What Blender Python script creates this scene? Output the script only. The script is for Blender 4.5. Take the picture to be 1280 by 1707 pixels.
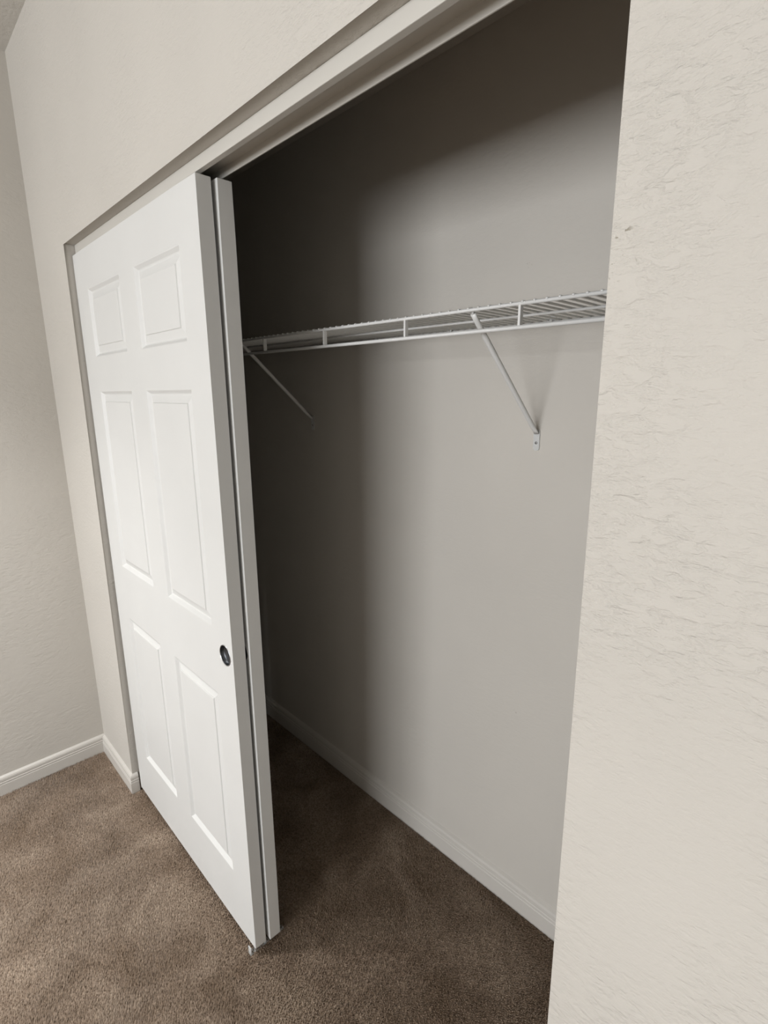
import bpy, bmesh, math, random
import numpy as np
from mathutils import Vector, Matrix

random.seed(7)
rng = np.random.default_rng(7)
for o in list(bpy.data.objects):
    bpy.data.objects.remove(o, do_unlink=True)
scene = bpy.context.scene
COL = scene.collection

# ------------------------------------------------------------------ camera
CAM = Vector((2.0386, -0.5314, 1.5942))
YAW, PITCH, ROLL, F_PX = 0.8000, -0.2258, -0.0066, 863.29      # focal length in pixels of the 1280 wide frame
fw = Vector((-math.sin(YAW) * math.cos(PITCH), math.cos(YAW) * math.cos(PITCH), math.sin(PITCH)))
rt = Vector((math.cos(YAW), math.sin(YAW), 0))
up = rt.cross(fw)
r2 = rt * math.cos(ROLL) + up * math.sin(ROLL)
u2 = -rt * math.sin(ROLL) + up * math.cos(ROLL)
cam_data = bpy.data.cameras.new('camera')
cam = bpy.data.objects.new('camera', cam_data)
COL.objects.link(cam)
cam_data.sensor_fit = 'HORIZONTAL'
cam_data.sensor_width = 36
cam_data.lens = F_PX / 1280 * 36
cam_data.clip_start = 0.02
cam.matrix_world = Matrix(((r2.x, u2.x, -fw.x, CAM.x), (r2.y, u2.y, -fw.y, CAM.y), (r2.z, u2.z, -fw.z, CAM.z), (0, 0, 0, 1)))
scene.camera = cam

# ------------------------------------------------------------------ world, daylight, exposure
CEIL_Z = 2.750
WX0, WX1, WZ0, WZ1, WALL_Y = 0.30, 2.90, 0.80, 2.2, -4.0        # the bedroom window opposite the closet
world = bpy.data.worlds.new('world')
scene.world = world
world.use_nodes = True
world.node_tree.nodes['Background'].inputs[0].default_value = (0.80, 0.88, 1.0, 1)
world.node_tree.nodes['Background'].inputs[1].default_value = 1.0
ld = bpy.data.lights.new('window_daylight', 'AREA')
ld.shape = 'RECTANGLE'
ld.size, ld.size_y = WX1 - WX0, WZ1 - WZ0
ld.energy = 182
ld.color = (0.975, 1.0, 1.035)
lo = bpy.data.objects.new('window_daylight', ld)
lo.location = ((WX0 + WX1) / 2, WALL_Y - 0.16, (WZ0 + WZ1) / 2)
lo.rotation_euler = (math.radians(90), 0, 0)                     # daylight entering along +y
COL.objects.link(lo)
lo.visible_camera = True
SPOT_POS = Vector((0.15, -0.90, CEIL_Z - 0.02))                       # unseen ceiling spot in front of the closet, added to brighten the carpet
cl = bpy.data.lights.new('added_spot', 'SPOT')
cl.energy = 205
cl.spot_size = math.radians(85)
cl.spot_blend = 1.0
cl.shadow_soft_size = 0.11
cl.color = (0.99, 1.0, 1.02)
clo = bpy.data.objects.new('added_spot', cl)
clo.location = SPOT_POS
COL.objects.link(clo)
vs = scene.view_settings
vs.view_transform = 'Standard'
vs.look = 'None'
vs.gamma = 1
vs.use_curve_mapping = False
vs.exposure = 0.0
scene.cycles.max_bounces = 6
scene.cycles.diffuse_bounces = 3
scene.cycles.adaptive_threshold = 0.05

# ------------------------------------------------------------------ measured plan (metres; y=0 is the closet wall's room face)
XL, CEIL, H, R = -0.370, CEIL_Z, 2.0715, 1.8074      # room corner, ceiling, soffit of the opening, far jamb
WT = 0.115                                          # thickness of the closet wall
YB = 0.691                                          # closet back wall
CXR = 1.96                                          # closet end wall behind the near pier
RX1 = 3.2
YD, TD, DZ0, DZ1 = 0.0215, 0.035, 0.015, 2.037      # front door face, thickness, bottom, top
DX0, DX1 = 0.018, 0.9205
Y2 = 0.0664
BB = 0.086                                          # baseboard height

# ------------------------------------------------------------------ helpers
def finish(bm, name, mat, parent=None, smooth=False):
    me = bpy.data.meshes.new(name)
    bmesh.ops.recalc_face_normals(bm, faces=bm.faces)
    bm.to_mesh(me)
    bm.free()
    if mat: me.materials.append(mat)
    if smooth:
        for p in me.polygons: p.use_smooth = True
    return link(name, me, parent)

def link(name, me, parent=None):
    o = bpy.data.objects.new(name, me)
    COL.objects.link(o)
    if parent is not None: o.parent = parent
    return o

def empty(name, loc=(0, 0, 0)):
    o = bpy.data.objects.new(name, None)
    o.location = loc
    o.empty_display_size = 0.05
    COL.objects.link(o)
    return o

def tag(o, label=None, cat=None, group=None, kind=None):
    if label: o['label'] = label
    if cat: o['category'] = cat
    if group: o['group'] = group
    if kind: o['kind'] = kind
    return o

def add_box(bm, x0, x1, y0, y1, z0, z1, bevel=0.0, seg=2):
    r = bmesh.ops.create_cube(bm, size=1)
    vs_ = r['verts']
    for v in vs_:
        v.co = Vector(((x0 + x1) / 2 + v.co.x * (x1 - x0), (y0 + y1) / 2 + v.co.y * (y1 - y0), (z0 + z1) / 2 + v.co.z * (z1 - z0)))
    if bevel:
        es = list({e for v in vs_ for e in v.link_edges})
        bmesh.ops.bevel(bm, geom=es, offset=bevel, segments=seg, affect='EDGES', profile=0.5)

def box(name, x0, x1, y0, y1, z0, z1, mat, parent=None, bevel=0.0):
    bm = bmesh.new()
    add_box(bm, x0, x1, y0, y1, z0, z1, bevel)
    return finish(bm, name, mat, parent)

def add_tube(bm, pts, r, n=10, caps=True):
    pts = [Vector(p) for p in pts]
    rings = []
    for i, p in enumerate(pts):
        t = (pts[min(i + 1, len(pts) - 1)] - pts[max(i - 1, 0)]).normalized()
        a = t.orthogonal().normalized() if i == 0 else (prev - t * prev.dot(t)).normalized()
        prev = a
        b = t.cross(a)
        rings.append([bm.verts.new(p + (a * math.cos(2 * math.pi * k / n) + b * math.sin(2 * math.pi * k / n)) * r) for k in range(n)])
    for i in range(len(rings) - 1):
        for k in range(n):
            bm.faces.new((rings[i][k], rings[i][(k + 1) % n], rings[i + 1][(k + 1) % n], rings[i + 1][k]))
    if caps:
        bm.faces.new(rings[0][::-1]); bm.faces.new(rings[-1])

def tube(name, pts, r, mat, parent=None, n=10):
    bm = bmesh.new()
    add_tube(bm, pts, r, n)
    return finish(bm, name, mat, parent, smooth=True)

def lathe(name, prof, mat, parent=None, n=40):
    """prof: (radius, depth along +y) from the rim to the centre"""
    bm = bmesh.new()
    rings = []
    for r, d in prof:
        if r < 1e-6: rings.append([bm.verts.new((0, d, 0))])
        else: rings.append([bm.verts.new((r * math.cos(2 * math.pi * k / n), d, r * math.sin(2 * math.pi * k / n))) for k in range(n)])
    for a, b in zip(rings, rings[1:]):
        for k in range(n):
            if len(b) == 1: bm.faces.new((a[k], a[(k + 1) % n], b[0]))
            else: bm.faces.new((a[k], a[(k + 1) % n], b[(k + 1) % n], b[k]))
    return finish(bm, name, mat, parent, smooth=True)

# ------------------------------------------------------------------ materials
def new_mat(name):
    m = bpy.data.materials.new(name)
    m.use_nodes = True
    nt = m.node_tree
    return m, nt, nt.nodes['Principled BSDF'], nt.nodes, nt.links

def noise(N, L, scale, detail=2.0, rough=0.5, dist=0.0, vec=None):
    n = N.new('ShaderNodeTexNoise')
    n.inputs['Scale'].default_value = scale
    n.inputs['Detail'].default_value = detail
    n.inputs['Roughness'].default_value = rough
    n.inputs['Distortion'].default_value = dist
    if vec is not None: L.new(vec, n.inputs['Vector'])
    return n

def ramp(N, L, src, stops):
    r = N.new('ShaderNodeValToRGB')
    e = r.color_ramp.elements
    while len(e) < len(stops): e.new(0.5)
    for el, (p, c) in zip(e, stops):
        el.position = p
        el.color = c if len(c) == 4 else (*c, 1)
    L.new(src, r.inputs[0])
    return r

def paint_mat(name, col, rough=0.75, relief=0.0, scuffs=(), patched=None):
    """flat wall paint over a knocked-down plaster texture; scuffs are chips at fixed points of the wall"""
    m, nt, b, N, L = new_mat(name)
    b.inputs['Roughness'].default_value = rough
    b.inputs['Specular IOR Level'].default_value = 0.25
    tc = N.new('ShaderNodeTexCoord')
    obj = tc.outputs['Object']
    big = noise(N, L, 1.7, 3, 0.55, 0, obj)
    c0 = [c * 0.965 for c in col]
    c1 = [min(1, c * 1.03) for c in col]
    rp = ramp(N, L, big.outputs[0], [(0.3, (*c0, 1)), (0.7, (*c1, 1))])
    out = rp.outputs[0]
    for (px, py, pz, rad, sc) in scuffs:
        d = N.new('ShaderNodeVectorMath'); d.operation = 'DISTANCE'
        L.new(obj, d.inputs[0]); d.inputs[1].default_value = (px, py, pz)
        near = N.new('ShaderNodeMapRange')
        near.inputs['From Min'].default_value = rad * 0.4
        near.inputs['From Max'].default_value = rad
        near.inputs['To Min'].default_value = 1; near.inputs['To Max'].default_value = 0
        L.new(d.outputs['Value'], near.inputs['Value'])
        sp = noise(N, L, sc, 2, 0.6, 0.3, obj)
        spr = ramp(N, L, sp.outputs[0], [(0.60, (0, 0, 0)), (0.66, (1, 1, 1))])
        mu = N.new('ShaderNodeMath'); mu.operation = 'MULTIPLY'
        L.new(near.outputs[0], mu.inputs[0]); L.new(spr.outputs[0], mu.inputs[1])
        mx = N.new('ShaderNodeMix'); mx.data_type = 'RGBA'
        L.new(mu.outputs[0], mx.inputs['Factor'])
        L.new(out, mx.inputs['A']); mx.inputs['B'].default_value = (col[0] * .5, col[1] * .48, col[2] * .42, 1)
        out = mx.outputs['Result']
    L.new(out, b.inputs['Base Color'])
    if relief:
        mp = N.new('ShaderNodeMapping')
        mp.inputs['Scale'].default_value = (1, 1, 2.0)
        L.new(obj, mp.inputs['Vector'])
        k = noise(N, L, 42, 4, 0.58, 0.25, mp.outputs[0])
        kr = ramp(N, L, k.outputs[0], [(0.36, (0, 0, 0)), (0.55, (.8, .8, .8)), (0.70, (1, 1, 1))])
        if patched:                                        # the plaster was re-textured more heavily past this x
            sx = N.new('ShaderNodeSeparateXYZ'); L.new(obj, sx.inputs[0])
            mr = N.new('ShaderNodeMapRange')
            mr.inputs['From Min'].default_value, mr.inputs['From Max'].default_value = patched
            mr.inputs['To Min'].default_value = 0.35
            L.new(sx.outputs['X'], mr.inputs['Value'])
            pm = N.new('ShaderNodeMath'); pm.operation = 'MULTIPLY'
            L.new(kr.outputs[0], pm.inputs[0]); L.new(mr.outputs[0], pm.inputs[1])
            kr = pm
        fine = noise(N, L, 300, 2, 0.5, 0.0, obj)
        patch = noise(N, L, 4.0, 2, 0.5, 0, obj)
        pr = ramp(N, L, patch.outputs[0], [(0.36, (.22, .22, .22)), (0.60, (1, 1, 1))])
        a = N.new('ShaderNodeMath'); a.operation = 'MULTIPLY'
        L.new(kr.outputs[0], a.inputs[0]); L.new(pr.outputs[0], a.inputs[1])
        s = N.new('ShaderNodeMath'); s.operation = 'MULTIPLY_ADD'
        L.new(fine.outputs[0], s.inputs[0]); s.inputs[1].default_value = 0.15; L.new(a.outputs[0], s.inputs[2])
        bu = N.new('ShaderNodeBump')
        bu.inputs['Strength'].default_value = 1.0
        bu.inputs['Distance'].default_value = relief
        L.new(s.outputs[0], bu.inputs['Height'])
        L.new(bu.outputs[0], b.inputs['Normal'])
    return m

def gloss_paint(name, col, rough=0.4, grain=0.0, spec=0.4):
    m, nt, b, N, L = new_mat(name)
    b.inputs['Roughness'].default_value = rough
    b.inputs['Specular IOR Level'].default_value = spec
    tc = N.new('ShaderNodeTexCoord')
    n = noise(N, L, 5, 3, 0.5, 0, tc.outputs['Object'])
    rp = ramp(N, L, n.outputs[0], [(0.3, tuple(c * 0.97 for c in col)), (0.7, col)])
    L.new(rp.outputs[0], b.inputs['Base Color'])
    if grain:
        mp = N.new('ShaderNodeMapping')
        mp.inputs['Scale'].default_value = (160, 160, 9)
        L.new(tc.outputs['Object'], mp.inputs['Vector'])
        g = noise(N, L, 1.0, 4, 0.6, 0.4, mp.outputs[0])
        bu = N.new('ShaderNodeBump')
        bu.inputs['Strength'].default_value = 0.6
        bu.inputs['Distance'].default_value = grain
        L.new(g.outputs[0], bu.inputs['Height'])
        L.new(bu.outputs[0], b.inputs['Normal'])
    return m

def metal_mat(name, col, rough):
    m, nt, b, N, L = new_mat(name)
    b.inputs['Metallic'].default_value = 1
    tc = N.new('ShaderNodeTexCoord')
    n = noise(N, L, 60, 3, 0.5, 0, tc.outputs['Object'])
    rp = ramp(N, L, n.outputs[0], [(0.3, tuple(c * 0.8 for c in col)), (0.7, col)])
    L.new(rp.outputs[0], b.inputs['Base Color'])
    b.inputs['Roughness'].default_value = rough
    return m

def carpet_mat(name):
    m, nt, b, N, L = new_mat(name)
    b.inputs['Roughness'].default_value = 0.95
    b.inputs['Specular IOR Level'].default_value = 0.1
    b.inputs['Sheen Weight'].default_value = 0.15
    tc = N.new('ShaderNodeTexCoord')
    obj = tc.outputs['Object']
    blot = noise(N, L, 5.0, 4, 0.62, 0.6, obj)
    br = ramp(N, L, blot.outputs[0], [(0.34, (0.225, 0.162, 0.112)), (0.52, (0.300, 0.226, 0.166)), (0.68, (0.385, 0.300, 0.226))])
    tuft = noise(N, L, 170, 2, 0.6, 0, obj)
    tr = ramp(N, L, tuft.outputs[0], [(0.32, (.50, .47, .44)), (0.5, (1, 1, 1)), (0.68, (1.35, 1.37, 1.40))])
    mx = N.new('ShaderNodeMix'); mx.data_type = 'RGBA'; mx.blend_type = 'MULTIPLY'
    mx.inputs['Factor'].default_value = 1
    L.new(br.outputs[0], mx.inputs['A']); L.new(tr.outputs[0], mx.inputs['B'])
    L.new(mx.outputs['Result'], b.inputs['Base Color'])
    return m

def glass_mat(name):
    m, nt, b, N, L = new_mat(name)
    out = N['Material Output']
    t = N.new('ShaderNodeBsdfTransparent')
    g = N.new('ShaderNodeBsdfGlossy'); g.inputs['Roughness'].default_value = 0.02
    mix = N.new('ShaderNodeMixShader'); mix.inputs[0].default_value = 0.06
    L.new(t.outputs[0], mix.inputs[1]); L.new(g.outputs[0], mix.inputs[2])
    L.new(mix.outputs[0], out.inputs['Surface'])
    return m

def plastic_mat(name, col):
    m, nt, b, N, L = new_mat(name)
    b.inputs['Base Color'].default_value = (*col, 1)
    b.inputs['Roughness'].default_value = 0.3
    b.inputs['Transmission Weight'].default_value = 0.35
    b.inputs['IOR'].default_value = 1.45
    return m

PAINT = (0.522, 0.491, 0.443)
M_WALL = paint_mat('wall_paint', PAINT, 0.8, 0.0019, scuffs=[(1.8130, 0.0, 1.713, 0.022, 130.0), (1.814, 0.0, 1.74, 0.012, 160.0)], patched=(1.0, 1.7))
M_PLAIN = paint_mat('smooth_wall_paint', PAINT, 0.8, 0.0006)
M_CLOSET = paint_mat('closet_paint', PAINT, 0.8, 0.00025, scuffs=[(1.334, YB, 0.672, 0.012, 150.0), (1.30, YB, 1.90, 0.010, 170.0)])
M_CEIL = paint_mat('ceiling_paint', (0.56, 0.535, 0.49), 0.85, 0.0008)
M_TRIM = gloss_paint('trim_paint', (0.545, 0.515, 0.470), 0.45)
M_DOOR = gloss_paint('door_paint', (0.650, 0.644, 0.620), 0.45, 0.00025)
M_TRACK = gloss_paint('track_enamel', (0.560, 0.535, 0.485), 0.4)
M_WIRE = gloss_paint('vinyl_coated_wire', (0.66, 0.655, 0.635), 0.35)
M_STEEL = metal_mat('brushed_nickel', (0.55, 0.56, 0.58), 0.28)
M_CUP = metal_mat('dark_nickel', (0.115, 0.12, 0.13), 0.38)
M_SCREW = metal_mat('zinc_screw', (0.35, 0.35, 0.35), 0.4)
M_PLASTIC = plastic_mat('milky_plastic', (0.75, 0.75, 0.73))
M_CARPET = carpet_mat('carpet_yarn')
M_GLASS = glass_mat('window_glass')
M_VINYL = gloss_paint('window_vinyl', (0.75, 0.75, 0.74), 0.4)

# ------------------------------------------------------------------ room shell
def structure(o, label=None):
    o['kind'] = 'structure'
    if label: o['label'] = label
    return o

structure(box('floor', XL - 0.1, RX1 + 0.1, WALL_Y - 0.1, YB + 0.1, -0.10, -0.010, M_CARPET), 'brown cut pile carpet floor of bedroom and closet')
structure(box('ceiling', XL - 0.1, RX1 + 0.1, WALL_Y - 0.1, 0.0, CEIL, CEIL + 0.1, M_CEIL), 'flat off white bedroom ceiling')
structure(box('wall_left', XL - 0.1, XL, WALL_Y - 0.1, YB + 0.1, -0.05, CEIL + 0.05, M_PLAIN), 'plain beige wall meeting the closet wall at the corner')
structure(box('wall_right', RX1, RX1 + 0.1, WALL_Y - 0.1, 0.0, -0.05, CEIL + 0.05, M_PLAIN), 'beige bedroom wall behind the viewer')
structure(box('wall_closet_back', XL, CXR + 0.1, YB, YB + 0.1, -0.05, CEIL + 0.05, M_CLOSET), 'beige back wall inside the closet')
structure(box('wall_closet_end', CXR, CXR + 0.1, WT, YB, -0.05, CEIL + 0.05, M_CLOSET), 'closet end wall hidden behind the near pier')
structure(box('ceiling_closet', XL, CXR, WT, YB, 2.46, 2.50, M_CEIL), 'closet ceiling above the opening')

# closet wall with the opening, one solid with eased drywall corners
bm = bmesh.new()
JT, JB = 0.014, -0.004                                   # the far jamb leans a little
outl = [(XL, -0.05), (JB, -0.05), (JB, 0.0), (JT, H), (R, H), (R, -0.05), (RX1, -0.05), (RX1, CEIL), (XL, CEIL)]
fr = [bm.verts.new((x, 0, z)) for x, z in outl]
bk = [bm.verts.new((x, WT, z)) for x, z in outl]
n = len(outl)
bm.faces.new(fr)
bm.faces.new(bk[::-1])
for i in range(n):
    bm.faces.new((fr[i], bk[i], bk[(i + 1) % n], fr[(i + 1) % n]))
ed = []
for ring in (fr, bk):
    for i in (1, 2, 3, 4):
        ed.append(bm.edges.get((ring[i], ring[i + 1])))
bmesh.ops.bevel(bm, geom=ed, offset=0.004, segments=3, affect='EDGES', profile=0.5)
bmesh.ops.triangulate(bm, faces=[f for f in bm.faces if len(f.verts) > 4])
structure(finish(bm, 'wall_back', M_WALL), 'textured beige wall around the closet opening')

# wall opposite, with the bedroom window that lights the room
bm = bmesh.new()
y0, y1 = WALL_Y - 0.1, WALL_Y
add_box(bm, XL, WX0, y0, y1, -0.05, CEIL + 0.05)
add_box(bm, WX1, RX1, y0, y1, -0.05, CEIL + 0.05)
add_box(bm, WX0, WX1, y0, y1, -0.05, WZ0)
add_box(bm, WX0, WX1, y0, y1, WZ1, CEIL + 0.05)
structure(finish(bm, 'wall_window', M_PLAIN), 'beige bedroom wall with the window, behind the viewer')
win = structure(empty('window_1', ((WX0 + WX1) / 2, WALL_Y - 0.05, WZ0)), 'white vinyl bedroom window facing the closet')
wl, wh = WX1 - WX0, WZ1 - WZ0
fw_ = 0.045
bm = bmesh.new()
for (a, b, c, d) in ((-wl / 2, wl / 2, 0, fw_), (-wl / 2, wl / 2, wh - fw_, wh), (-wl / 2, -wl / 2 + fw_, fw_, wh - fw_), (wl / 2 - fw_, wl / 2, fw_, wh - fw_)):
    add_box(bm, a, b, -0.03, 0.03, c, d)
finish(bm, 'window_frame', M_VINYL, win)
box('mullion', -0.025, 0.025, -0.03, 0.03, fw_, wh - fw_, M_VINYL, win)
for s in (-1, 1):
    xa, xb = (-wl / 2 + fw_, -0.025) if s < 0 else (0.025, wl / 2 - fw_)
    box('pane', xa, xb, -0.003, 0.003, fw_, wh - fw_, M_GLASS, win)

fx = tag(empty('added_fixture', (SPOT_POS.x, SPOT_POS.y, CEIL)), 'added round ceiling spot, unseen, above the corner by the closet doors', 'added_spot')  # fixture added to go with the unseen carpet-brightening spot
lt = lathe('trim_ring', [(0.150, 0.0), (0.150, 0.004), (0.125, 0.006), (0.118, 0.0)], M_VINYL, fx)
lt.rotation_euler = (math.radians(-90), 0, 0)

# ------------------------------------------------------------------ baseboards: moulded profile swept along each wall
BPROF = [(0.0, 0.0), (0.0125, 0.0), (0.0125, 0.046), (0.0110, 0.0478), (0.0110, 0.0505), (0.0122, 0.052), (0.0121, 0.0575), (0.0103, 0.0595),
         (0.0103, 0.062), (0.0115, 0.0640), (0.0112, 0.073), (0.0085, 0.080), (0.0, BB)]

def baseboard(name, path, label, hs=1.0):
    """path: floor points along the wall face; the board grows to the left of the walking direction, mitred at the turns"""
    path = [Vector((x, y)) for x, y in path]
    bm = bmesh.new()
    rings = []
    for i, p in enumerate(path):
        d0 = (p - path[i - 1]).normalized() if i else None
        d1 = (path[i + 1] - p).normalized() if i + 1 < len(path) else None
        nrm = [Vector((-d.y, d.x)) for d in (d0, d1) if d is not None]
        if len(nrm) == 2:
            m_ = (nrm[0] + nrm[1]).normalized(); m_ = m_ / m_.dot(nrm[0])
        else: m_ = nrm[0]
        rings.append([bm.verts.new((p.x + m_.x * t, p.y + m_.y * t, z - 0.009 if z == 0 else z * hs)) for t, z in BPROF])
    k = len(BPROF)
    for a, b in zip(rings, rings[1:]):
        for j in range(k):
            bm.faces.new((a[j], a[(j + 1) % k], b[(j + 1) % k], b[j]))
    bm.faces.new(rings[0]); bm.faces.new(rings[-1][::-1])
    return structure(finish(bm, name, M_TRIM), label)

baseboard('baseboard_left', [(XL, 0.0), (XL, WALL_Y)], 'moulded off white baseboard along the corner wall', 0.88)
baseboard('baseboard_back', [(JB, 0.0195), (JB, 0.0), (XL + 0.0125, 0.0)], 'short moulded baseboard wrapping the narrow wall strip beside the doors', 0.88)
baseboard('baseboard_closet', [(CXR, YB), (XL, YB)], 'moulded baseboard along the closet back wall', 1.03)
baseboard('baseboard_right', [(RX1 - 0.01, 0.0), (R, 0.0), (R, WT)], 'baseboard of the near wall pier')

# ------------------------------------------------------------------ six-panel sliding doors
PX = [0.1322, 0.4208, 0.5325, 0.8168]                      # panel edges measured on the front door
PZ = [(1.9212, 1.7137), (1.6061, 0.9995), (0.8045, 0.2145)]

def door_slab(name, parent):
    xs = [DX0] + PX + [DX1]
    zs = [DZ0] + [PZ[2][1], PZ[2][0], PZ[1][1], PZ[1][0], PZ[0][1], PZ[0][0]] + [DZ1]
    bm = bmesh.new()
    F, B = {}, {}
    for i, x in enumerate(xs):
        for j, z in enumerate(zs):
            F[i, j] = bm.verts.new((x - DX0, 0, z)); B[i, j] = bm.verts.new((x - DX0, TD, z))
    hole = lambda i, j: i in (1, 3) and j in (1, 3, 5)
    I, J = len(xs) - 1, len(zs) - 1
    for i in range(I):
        for j in range(J):
            if hole(i, j):
                for (a, b) in (((i, j), (i + 1, j)), ((i + 1, j), (i + 1, j + 1)), ((i + 1, j + 1), (i, j + 1)), ((i, j + 1), (i, j))):
                    bm.faces.new((F[a], B[a], B[b], F[b]))
                continue
            bm.faces.new((F[i, j], F[i + 1, j], F[i + 1, j + 1], F[i, j + 1]))
            bm.faces.new((B[i, j], B[i, j + 1], B[i + 1, j + 1], B[i + 1, j]))
    ring = [(i, 0) for i in range(I)] + [(I, j) for j in range(J)] + [(i, J) for i in range(I, 0, -1)] + [(0, j) for j in range(J, 0, -1)]
    outer = []
    for a, b in zip(ring, ring[1:] + ring[:1]):
        bm.faces.new((F[a], F[b], B[b], B[a]))
    bm.edges.ensure_lookup_table()
    for a, b in zip(ring, ring[1:] + ring[:1]):
        outer.append(bm.edges.get((F[a], F[b]))); outer.append(bm.edges.get((B[a], B[b])))
    for c in ((0, 0), (I, 0), (I, J), (0, J)): outer.append(bm.edges.get((F[c], B[c])))
    bmesh.ops.bevel(bm, geom=outer, offset=0.0014, segments=2, affect='EDGES', profile=0.5)
    return finish(bm, name, M_DOOR, parent)

# inset from the panel edge, depth behind the door face: sticking drop, quirk, sloped bevel, step up to the raised field
PPROF = [(0.0, 0.0), (0.002, 0.0008), (0.005, 0.0040), (0.009, 0.0085), (0.012, 0.0100), (0.0145, 0.0098), (0.033, 0.0045), (0.0345, 0.0018), (0.037, 0.0012)]

def door_panel(parent, xa, xb, z0, z1):
    bm = bmesh.new()
    def loop(inset, d):
        return [bm.verts.new((x, d, z)) for x, z in ((xa + inset, z0 + inset), (xb - inset, z0 + inset), (xb - inset, z1 - inset), (xa + inset, z1 - inset))]
    rings = [loop(*p) for p in PPROF]
    back = [loop(i, TD - d) for i, d in PPROF]
    for rs in (rings, back):
        for a, b in zip(rs, rs[1:]):
            for k in range(4):
                bm.faces.new((a[k], a[(k + 1) % 4], b[(k + 1) % 4], b[k]))
        bm.faces.new(rs[-1])
    for k in range(4):
        bm.faces.new((rings[0][k], rings[0][(k + 1) % 4], back[0][(k + 1) % 4], back[0][k]))
    return finish(bm, 'panel', M_DOOR, parent)

def make_door(name, x, y, label):
    d = structure(empty(name, (x, y, 0)), label)
    door_slab('slab', d)
    for (z1, z0) in PZ:
        for c in (0, 2):
            door_panel(d, PX[c] - DX0, PX[c + 1] - DX0, z0, z1)
    px, pz = 0.8795 - DX0, 0.9386
    ringo = lathe('finger_pull', [(0.0288, 0.0003), (0.0285, -0.0009), (0.0276, -0.0013), (0.0266, -0.0008), (0.0260, 0.0006)], M_STEEL, d)
    ringo.location = (px, 0, pz)
    ringo['label'] = 'round brushed metal finger pull'
    cup = lathe('pull_cup', [(0.0226, -0.0004), (0.0222, -0.0002), (0.0218, -0.00005), (0.0, -0.00005)], M_CUP, ringo)
    box('light_stop', 0.012, DX1 - DX0 - 0.030, 0.027, 0.0332, DZ1 - 0.0002, 2.0490, M_SCREW, d)  # unseen strip added on the door top to stop light leaking over
    for hx in (0.12, 0.78):
        bm = bmesh.new()
        add_box(bm, hx - 0.018, hx + 0.018, TD, TD + 0.0025, DZ1 - 0.045, DZ1 + 0.012)
        add_box(bm, hx - 0.010, hx + 0.010, TD - 0.006, TD + 0.0025, DZ1 + 0.006, DZ1 + 0.012)
        finish(bm, 'roller_hanger', M_SCREW, d)
    return d

door1 = make_door('door_1', DX0, YD, 'white six panel sliding closet door with round finger pull, in front')
door2 = make_door('door_2', 0.0245, Y2, 'white sliding closet door behind the front one, only its edge showing')

# cut a real round recess for the pull in each slab
def pull_recess(d, x):
    slab = [c for c in d.children if c.name.startswith('slab')][0]
    bm = bmesh.new()
    bmesh.ops.create_cone(bm, cap_ends=True, segments=40, radius1=0.0262, radius2=0.0262, depth=0.022)
    bmesh.ops.rotate(bm, verts=bm.verts, cent=(0, 0, 0), matrix=Matrix.Rotation(math.radians(90), 3, 'X'))
    bmesh.ops.translate(bm, verts=bm.verts, vec=(0.8795 - DX0, 0.0, 0.9386))
    me = bpy.data.meshes.new('cutter'); bm.to_mesh(me); bm.free()
    co = bpy.data.objects.new('cutter', me)
    COL.objects.link(co); co.parent = d
    md = slab.modifiers.new('recess', 'BOOLEAN'); md.operation = 'DIFFERENCE'; md.solver = 'EXACT'; md.object = co
    bpy.context.view_layer.update()
    dg = bpy.context.evaluated_depsgraph_get()
    new = bpy.data.meshes.new_from_object(slab.evaluated_get(dg))
    slab.modifiers.clear()
    slab.data = new
    bpy.data.objects.remove(co, do_unlink=True)
    ring_ = [c for c in d.children if c.name.startswith('finger_pull')][0]
    cup_ = ring_.children[0]
    old = cup_.data
    tmp = lathe('pull_cup', [(0.0262, -0.0004), (0.0258, 0.001), (0.0250, 0.0082), (0.0228, 0.0100), (0.0, 0.0102)], M_CUP)
    cup_.data = tmp.data
    bpy.data.objects.remove(tmp, do_unlink=True)
    bpy.data.meshes.remove(old)
pull_recess(door1, 0); pull_recess(door2, 0)

# ------------------------------------------------------------------ overhead track and floor guide
TY0, TY1, TZ = 0.0325, 0.0985, 2.0455
tr = tag(empty('sliding_door_track', (0, 0, TZ)), 'painted metal double sliding door track under the closet soffit', 'track')
TX0, TX1 = 0.016, R - 0.001
box('front_flange', TX0, TX1, TY0, TY0 + 0.0135, 0, H - TZ - 0.0003, M_TRACK, tr, 0.0012)
box('top_plate', TX0, TX1, TY0 + 0.0135, TY1 - 0.003, H - TZ - 0.003, H - TZ - 0.0003, M_TRACK, tr)
box('rear_flange', TX0, TX1, TY1 - 0.003, TY1, 0.0045, H - TZ - 0.0003, M_TRACK, tr, 0.0008)

g = tag(empty('floor_guide', (0.902, 0.06, 0)), 'small clear plastic floor guide at the bottom corner of the sliding doors', 'door guide')
box('base_plate', -0.008, 0.008, -0.050, 0.066, -0.0099, -0.0088, M_PLASTIC, g)
box('front_fin', -0.008, 0.008, -0.049, -0.0455, -0.009, 0.014, M_PLASTIC, g, 0.0015)
box('middle_fin', -0.006, 0.006, -0.0025, 0.0040, -0.009, 0.014, M_PLASTIC, g, 0.001)
box('rear_fin', -0.008, 0.008, 0.0435, 0.047, -0.009, 0.008, M_PLASTIC, g, 0.001)
sc = lathe('screw', [(0.004, 0.0), (0.0035, -0.0012), (0.0, -0.0015)], M_SCREW, g, 16)
sc.rotation_euler = (math.radians(-90), 0, 0); sc.location = (0.0, 0.058, -0.0087)

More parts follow.
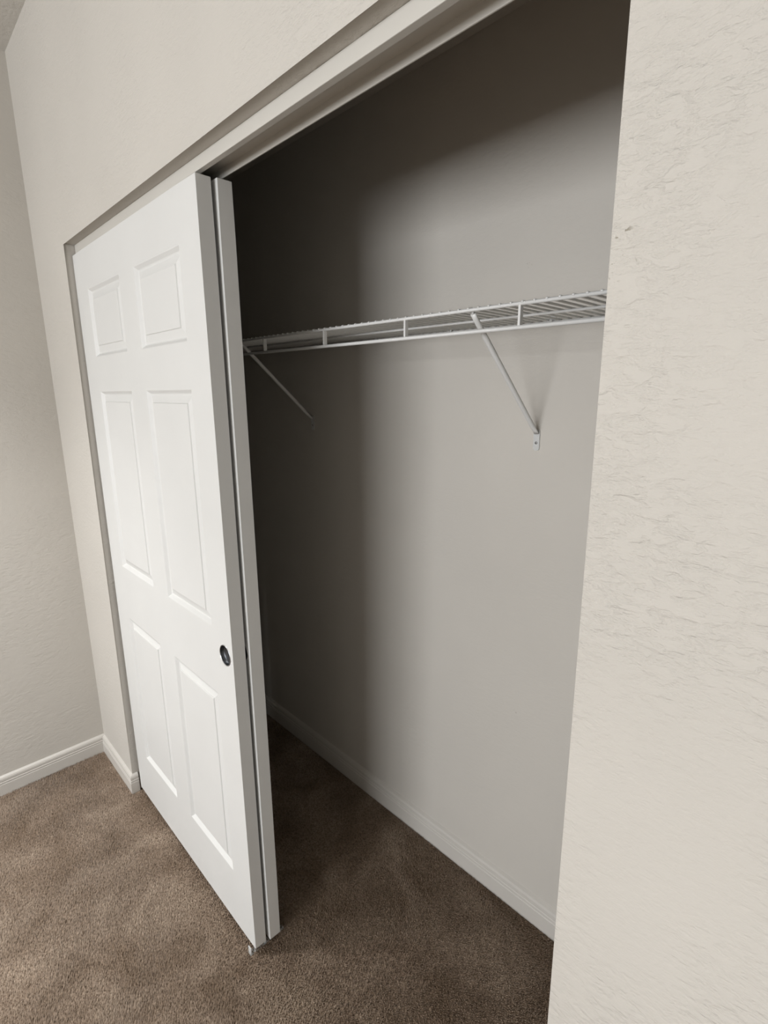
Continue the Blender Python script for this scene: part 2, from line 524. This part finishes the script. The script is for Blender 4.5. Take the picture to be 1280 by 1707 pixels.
# ------------------------------------------------------------------ wire shelf
SY = 0.391                                                # lip of the shelf
SLOPE = -0.0068                                           # it hangs a little lower towards the near end
SX0, SX1 = XL + 0.002, CXR - 0.002
sh = tag(empty('wire_shelf', (0.415, YB, 1.7665)), 'white vinyl coated wire shelf along the closet back wall', 'shelf')
sh.rotation_euler = (0, math.atan(-SLOPE), 0)
def lx(x): return x - 0.415
def ly(y): return y - YB
rt_, rb_ = 0.0038, 0.0042
tube('front_rail', [(lx(SX0), ly(SY), 0), (lx(SX1), ly(SY), 0)], rt_, M_WIRE, sh, 12)
lr = tube('lip_rail', [(lx(SX0), ly(SY) - 0.001, -0.0435), (lx(SX1), ly(SY) - 0.001, -0.0435)], rb_, M_WIRE, sh, 12)
tube('middle_rod', [(lx(SX0), ly(0.535), -0.0015), (lx(SX1), ly(0.535), -0.0015)], 0.0032, M_WIRE, sh, 10)
tube('back_rail', [(lx(SX0), ly(YB) + -0.010, -0.0015), (lx(SX1), ly(YB) - 0.010, -0.0015)], 0.0032, M_WIRE, sh, 10)
first = None
x = SX0 + 0.012
while x < SX1 - 0.01:
    if first is None:
        w = tube('deck_wire', [(0, ly(YB) - 0.006, 0.0028), (0, ly(SY) + 0.004, 0.0030), (0, ly(SY) - 0.0025, 0.0030), (0, ly(SY) - 0.0042, 0.0012)], 0.0024, M_WIRE, sh, 8)
        first = w
    else:
        w = link('deck_wire', first.data, sh)
    w.location.x = lx(x)
    x += 0.0254
first = None
for x in (-0.06, 0.245, 0.552, 0.858, 1.1635, 1.4665, 1.772):
    if first is None:
        bm = bmesh.new()
        add_box(bm, -0.0027, 0.0027, ly(SY) - 0.003, ly(SY) + 0.0085, -0.0440, 0.001, 0.0012)
        first = finish(bm, 'lip_post', M_WIRE, sh); w = first
    else: w = link('lip_post', first.data, sh)
    w.location.x = lx(x)
first = None
for x in (0.46, 0.765, 1.068, 1.374, 1.68):
    if first is None:
        bm = bmesh.new()
        add_box(bm, -0.006, 0.006, ly(YB) - 0.018, ly(YB) - 0.0005, -0.0085, -0.0048, 0.001)
        add_box(bm, -0.007, 0.007, ly(YB) - 0.0035, ly(YB) - 0.0003, -0.0085, 0.014, 0.001)
        add_box(bm, -0.006, 0.006, ly(YB) - 0.018, ly(YB) - 0.015, -0.0085, 0.004, 0.001)
        first = finish(bm, 'wall_clip', M_PLASTIC, sh); w = first
    else: w = link('wall_clip', first.data, sh)
    w.location.x = lx(x)

def brace(x, ztop, zfoot, label):
    # round tube flattened at its wall end, clipped behind the lip of the shelf
    A = Vector((0, SY + 0.0090 - YB, ztop - zfoot)); Bp = Vector((0, -0.0050, 0.0))
    d = (A - Bp).normalized()
    nrm = Vector((1, 0, 0)).cross(d).normalized()
    bm = bmesh.new()
    Lh = (A - Bp).length
    rings = []
    for s_, kx, kn in ((0, 1.15, 0.35), (0.03, 1.12, 0.5), (0.08, 1, 0.95), (0.12, 1, 1), (0.93, 1, 1), (0.97, 1.0, 0.8), (1.0, 1.0, 0.6)):
        c = Bp + d * (Lh * s_)
        rings.append([bm.verts.new(c + Vector((0.0066 * kx * math.cos(t_), 0, 0)) + nrm * (0.0060 * kn * math.sin(t_))) for t_ in [2 * math.pi * q / 14 for q in range(14)]])
    for a_, b_ in zip(rings, rings[1:]):
        for j in range(14): bm.faces.new((a_[j], a_[(j + 1) % 14], b_[(j + 1) % 14], b_[j]))
    bm.faces.new(rings[0]); bm.faces.new(rings[-1][::-1])
    t = finish(bm, 'support_brace', M_WIRE, sh, smooth=True)
    t.matrix_parent_inverse = sh_inv
    t.location = (x, YB, zfoot)
    t['label'] = label
    tube('hook', [A + Vector((0, 0, -0.002)), A + Vector((0, -0.002, 0.008)), A + Vector((0, -0.006, 0.0105))], 0.003, M_WIRE, t, 8)
    bm = bmesh.new()
    pts = []
    w_, z0, z1 = 0.0085, -0.044, 0.010
    for k in range(13):
        a = math.pi + math.pi * k / 12
        pts.append((w_ * math.cos(a), z0 + 0.006 + 0.006 * math.sin(a)))
    for k in range(13):
        a = math.pi * k / 12
        pts.append((w_ * math.cos(a), z1 - 0.006 + 0.006 * math.sin(a)))
    f = [bm.verts.new((px, -0.0035, pz)) for px, pz in pts]
    b = [bm.verts.new((px, -0.0002, pz)) for px, pz in pts]
    bm.faces.new(f); bm.faces.new(b[::-1])
    for i in range(len(pts)): bm.faces.new((f[i], b[i], b[(i + 1) % len(pts)], f[(i + 1) % len(pts)]))
    finish(bm, 'foot_plate', M_PLASTIC, t)
    sw = lathe('screw', [(0.0036, -0.0034), (0.0032, -0.0048), (0.0, -0.0052)], M_SCREW, t, 16)
    sw.location = (0, 0, -0.024)

bpy.context.view_layer.update()
sh_inv = sh.matrix_world.inverted()
brace(1.3495, 1.7535, 1.4900, 'diagonal brace standing clear on the lit closet wall')
brace(0.3900, 1.7620, 1.4990, 'diagonal brace in the dark beside the sliding doors')

# ------------------------------------------------------------------ carpet pile
def carpet_pile():
    sp = 0.0044
    X, Y = np.meshgrid(np.arange(XL + 0.008, 2.45, sp), np.arange(-1.15, YB - 0.008, sp))
    X = X.ravel() + rng.uniform(-.5, .5, X.size) * sp
    Y = Y.ravel() + rng.uniform(-.5, .5, Y.size) * sp
    inpier = (Y > -0.016) & (Y < WT + 0.002) & ((X < 0.012) | (X > R - 0.016))
    inbb = (Y > YB - 0.015) | (X < XL + 0.015) & (Y < 0.0)
    inguide = (np.abs(X - 0.905) < 0.009) & ((np.abs(Y - 0.0127) < 0.004) | (np.abs(Y - 0.1052) < 0.004) | (np.abs(Y - 0.061) < 0.004))
    hid = (X > CXR - 0.01) & (Y > 0)
    keep = ~(inpier | inbb | inguide | hid)
    X, Y = X[keep], Y[keep]
    n = X.size
    # slow field that combs the pile one way or another (foot and vacuum marks)
    fld = np.zeros(n)
    for k in range(14):
        a = rng.uniform(0, 2 * math.pi); fq = rng.uniform(8, 30)
        fld += np.sin((X * math.cos(a) + Y * math.sin(a)) * fq + rng.uniform(0, 6.28)) / 3.2
    # two pieces of carpet meet under the doors: nap reversed in the closet, shaped to make that side darker
    t = np.clip((Y + 0.16 + 0.05 * fld) / 0.26, 0, 1)
    t = t * t * (3 - 2 * t)
    nap = 0.0062 * (1 - 2 * t) + 0.0030 * np.tanh(fld)
    ang = rng.uniform(0, 2 * math.pi, n)
    lean = rng.uniform(0.0, 0.0032, n)
    dx = lean * np.cos(ang) - nap * 0.80
    dy = lean * np.sin(ang) + nap * 0.60
    h = rng.uniform(0.0075, 0.0115, n)
    rad = rng.uniform(0.0020, 0.0029, n)
    rot = rng.uniform(0, 2 * math.pi, n)
    V = np.empty((n, 4, 3), np.float32)
    for k in range(3):
        a = rot + k * 2 * math.pi / 3
        V[:, k, 0] = X + rad * np.cos(a); V[:, k, 1] = Y + rad * np.sin(a); V[:, k, 2] = -0.0105
    V[:, 3, 0] = X + dx; V[:, 3, 1] = Y + dy; V[:, 3, 2] = -0.0105 + h
    base = (np.arange(n) * 4)[:, None]
    tri = np.concatenate([base + np.array([[0, 1, 3]]), base + np.array([[1, 2, 3]]), base + np.array([[2, 0, 3]])], 1).reshape(-1)
    me = bpy.data.meshes.new('carpet_pile')
    me.vertices.add(n * 4); me.vertices.foreach_set('co', V.ravel())
    me.loops.add(tri.size); me.loops.foreach_set('vertex_index', tri.astype(np.int32))
    nt_ = tri.size // 3
    me.polygons.add(nt_)
    me.polygons.foreach_set('loop_start', np.arange(0, tri.size, 3, dtype=np.int32))
    me.update(calc_edges=True)
    me.materials.append(M_CARPET)
    o = link('carpet_pile', me)
    tag(o, 'brown mottled cut pile carpet covering bedroom and closet floor', 'carpet', kind='stuff')
carpet_pile()
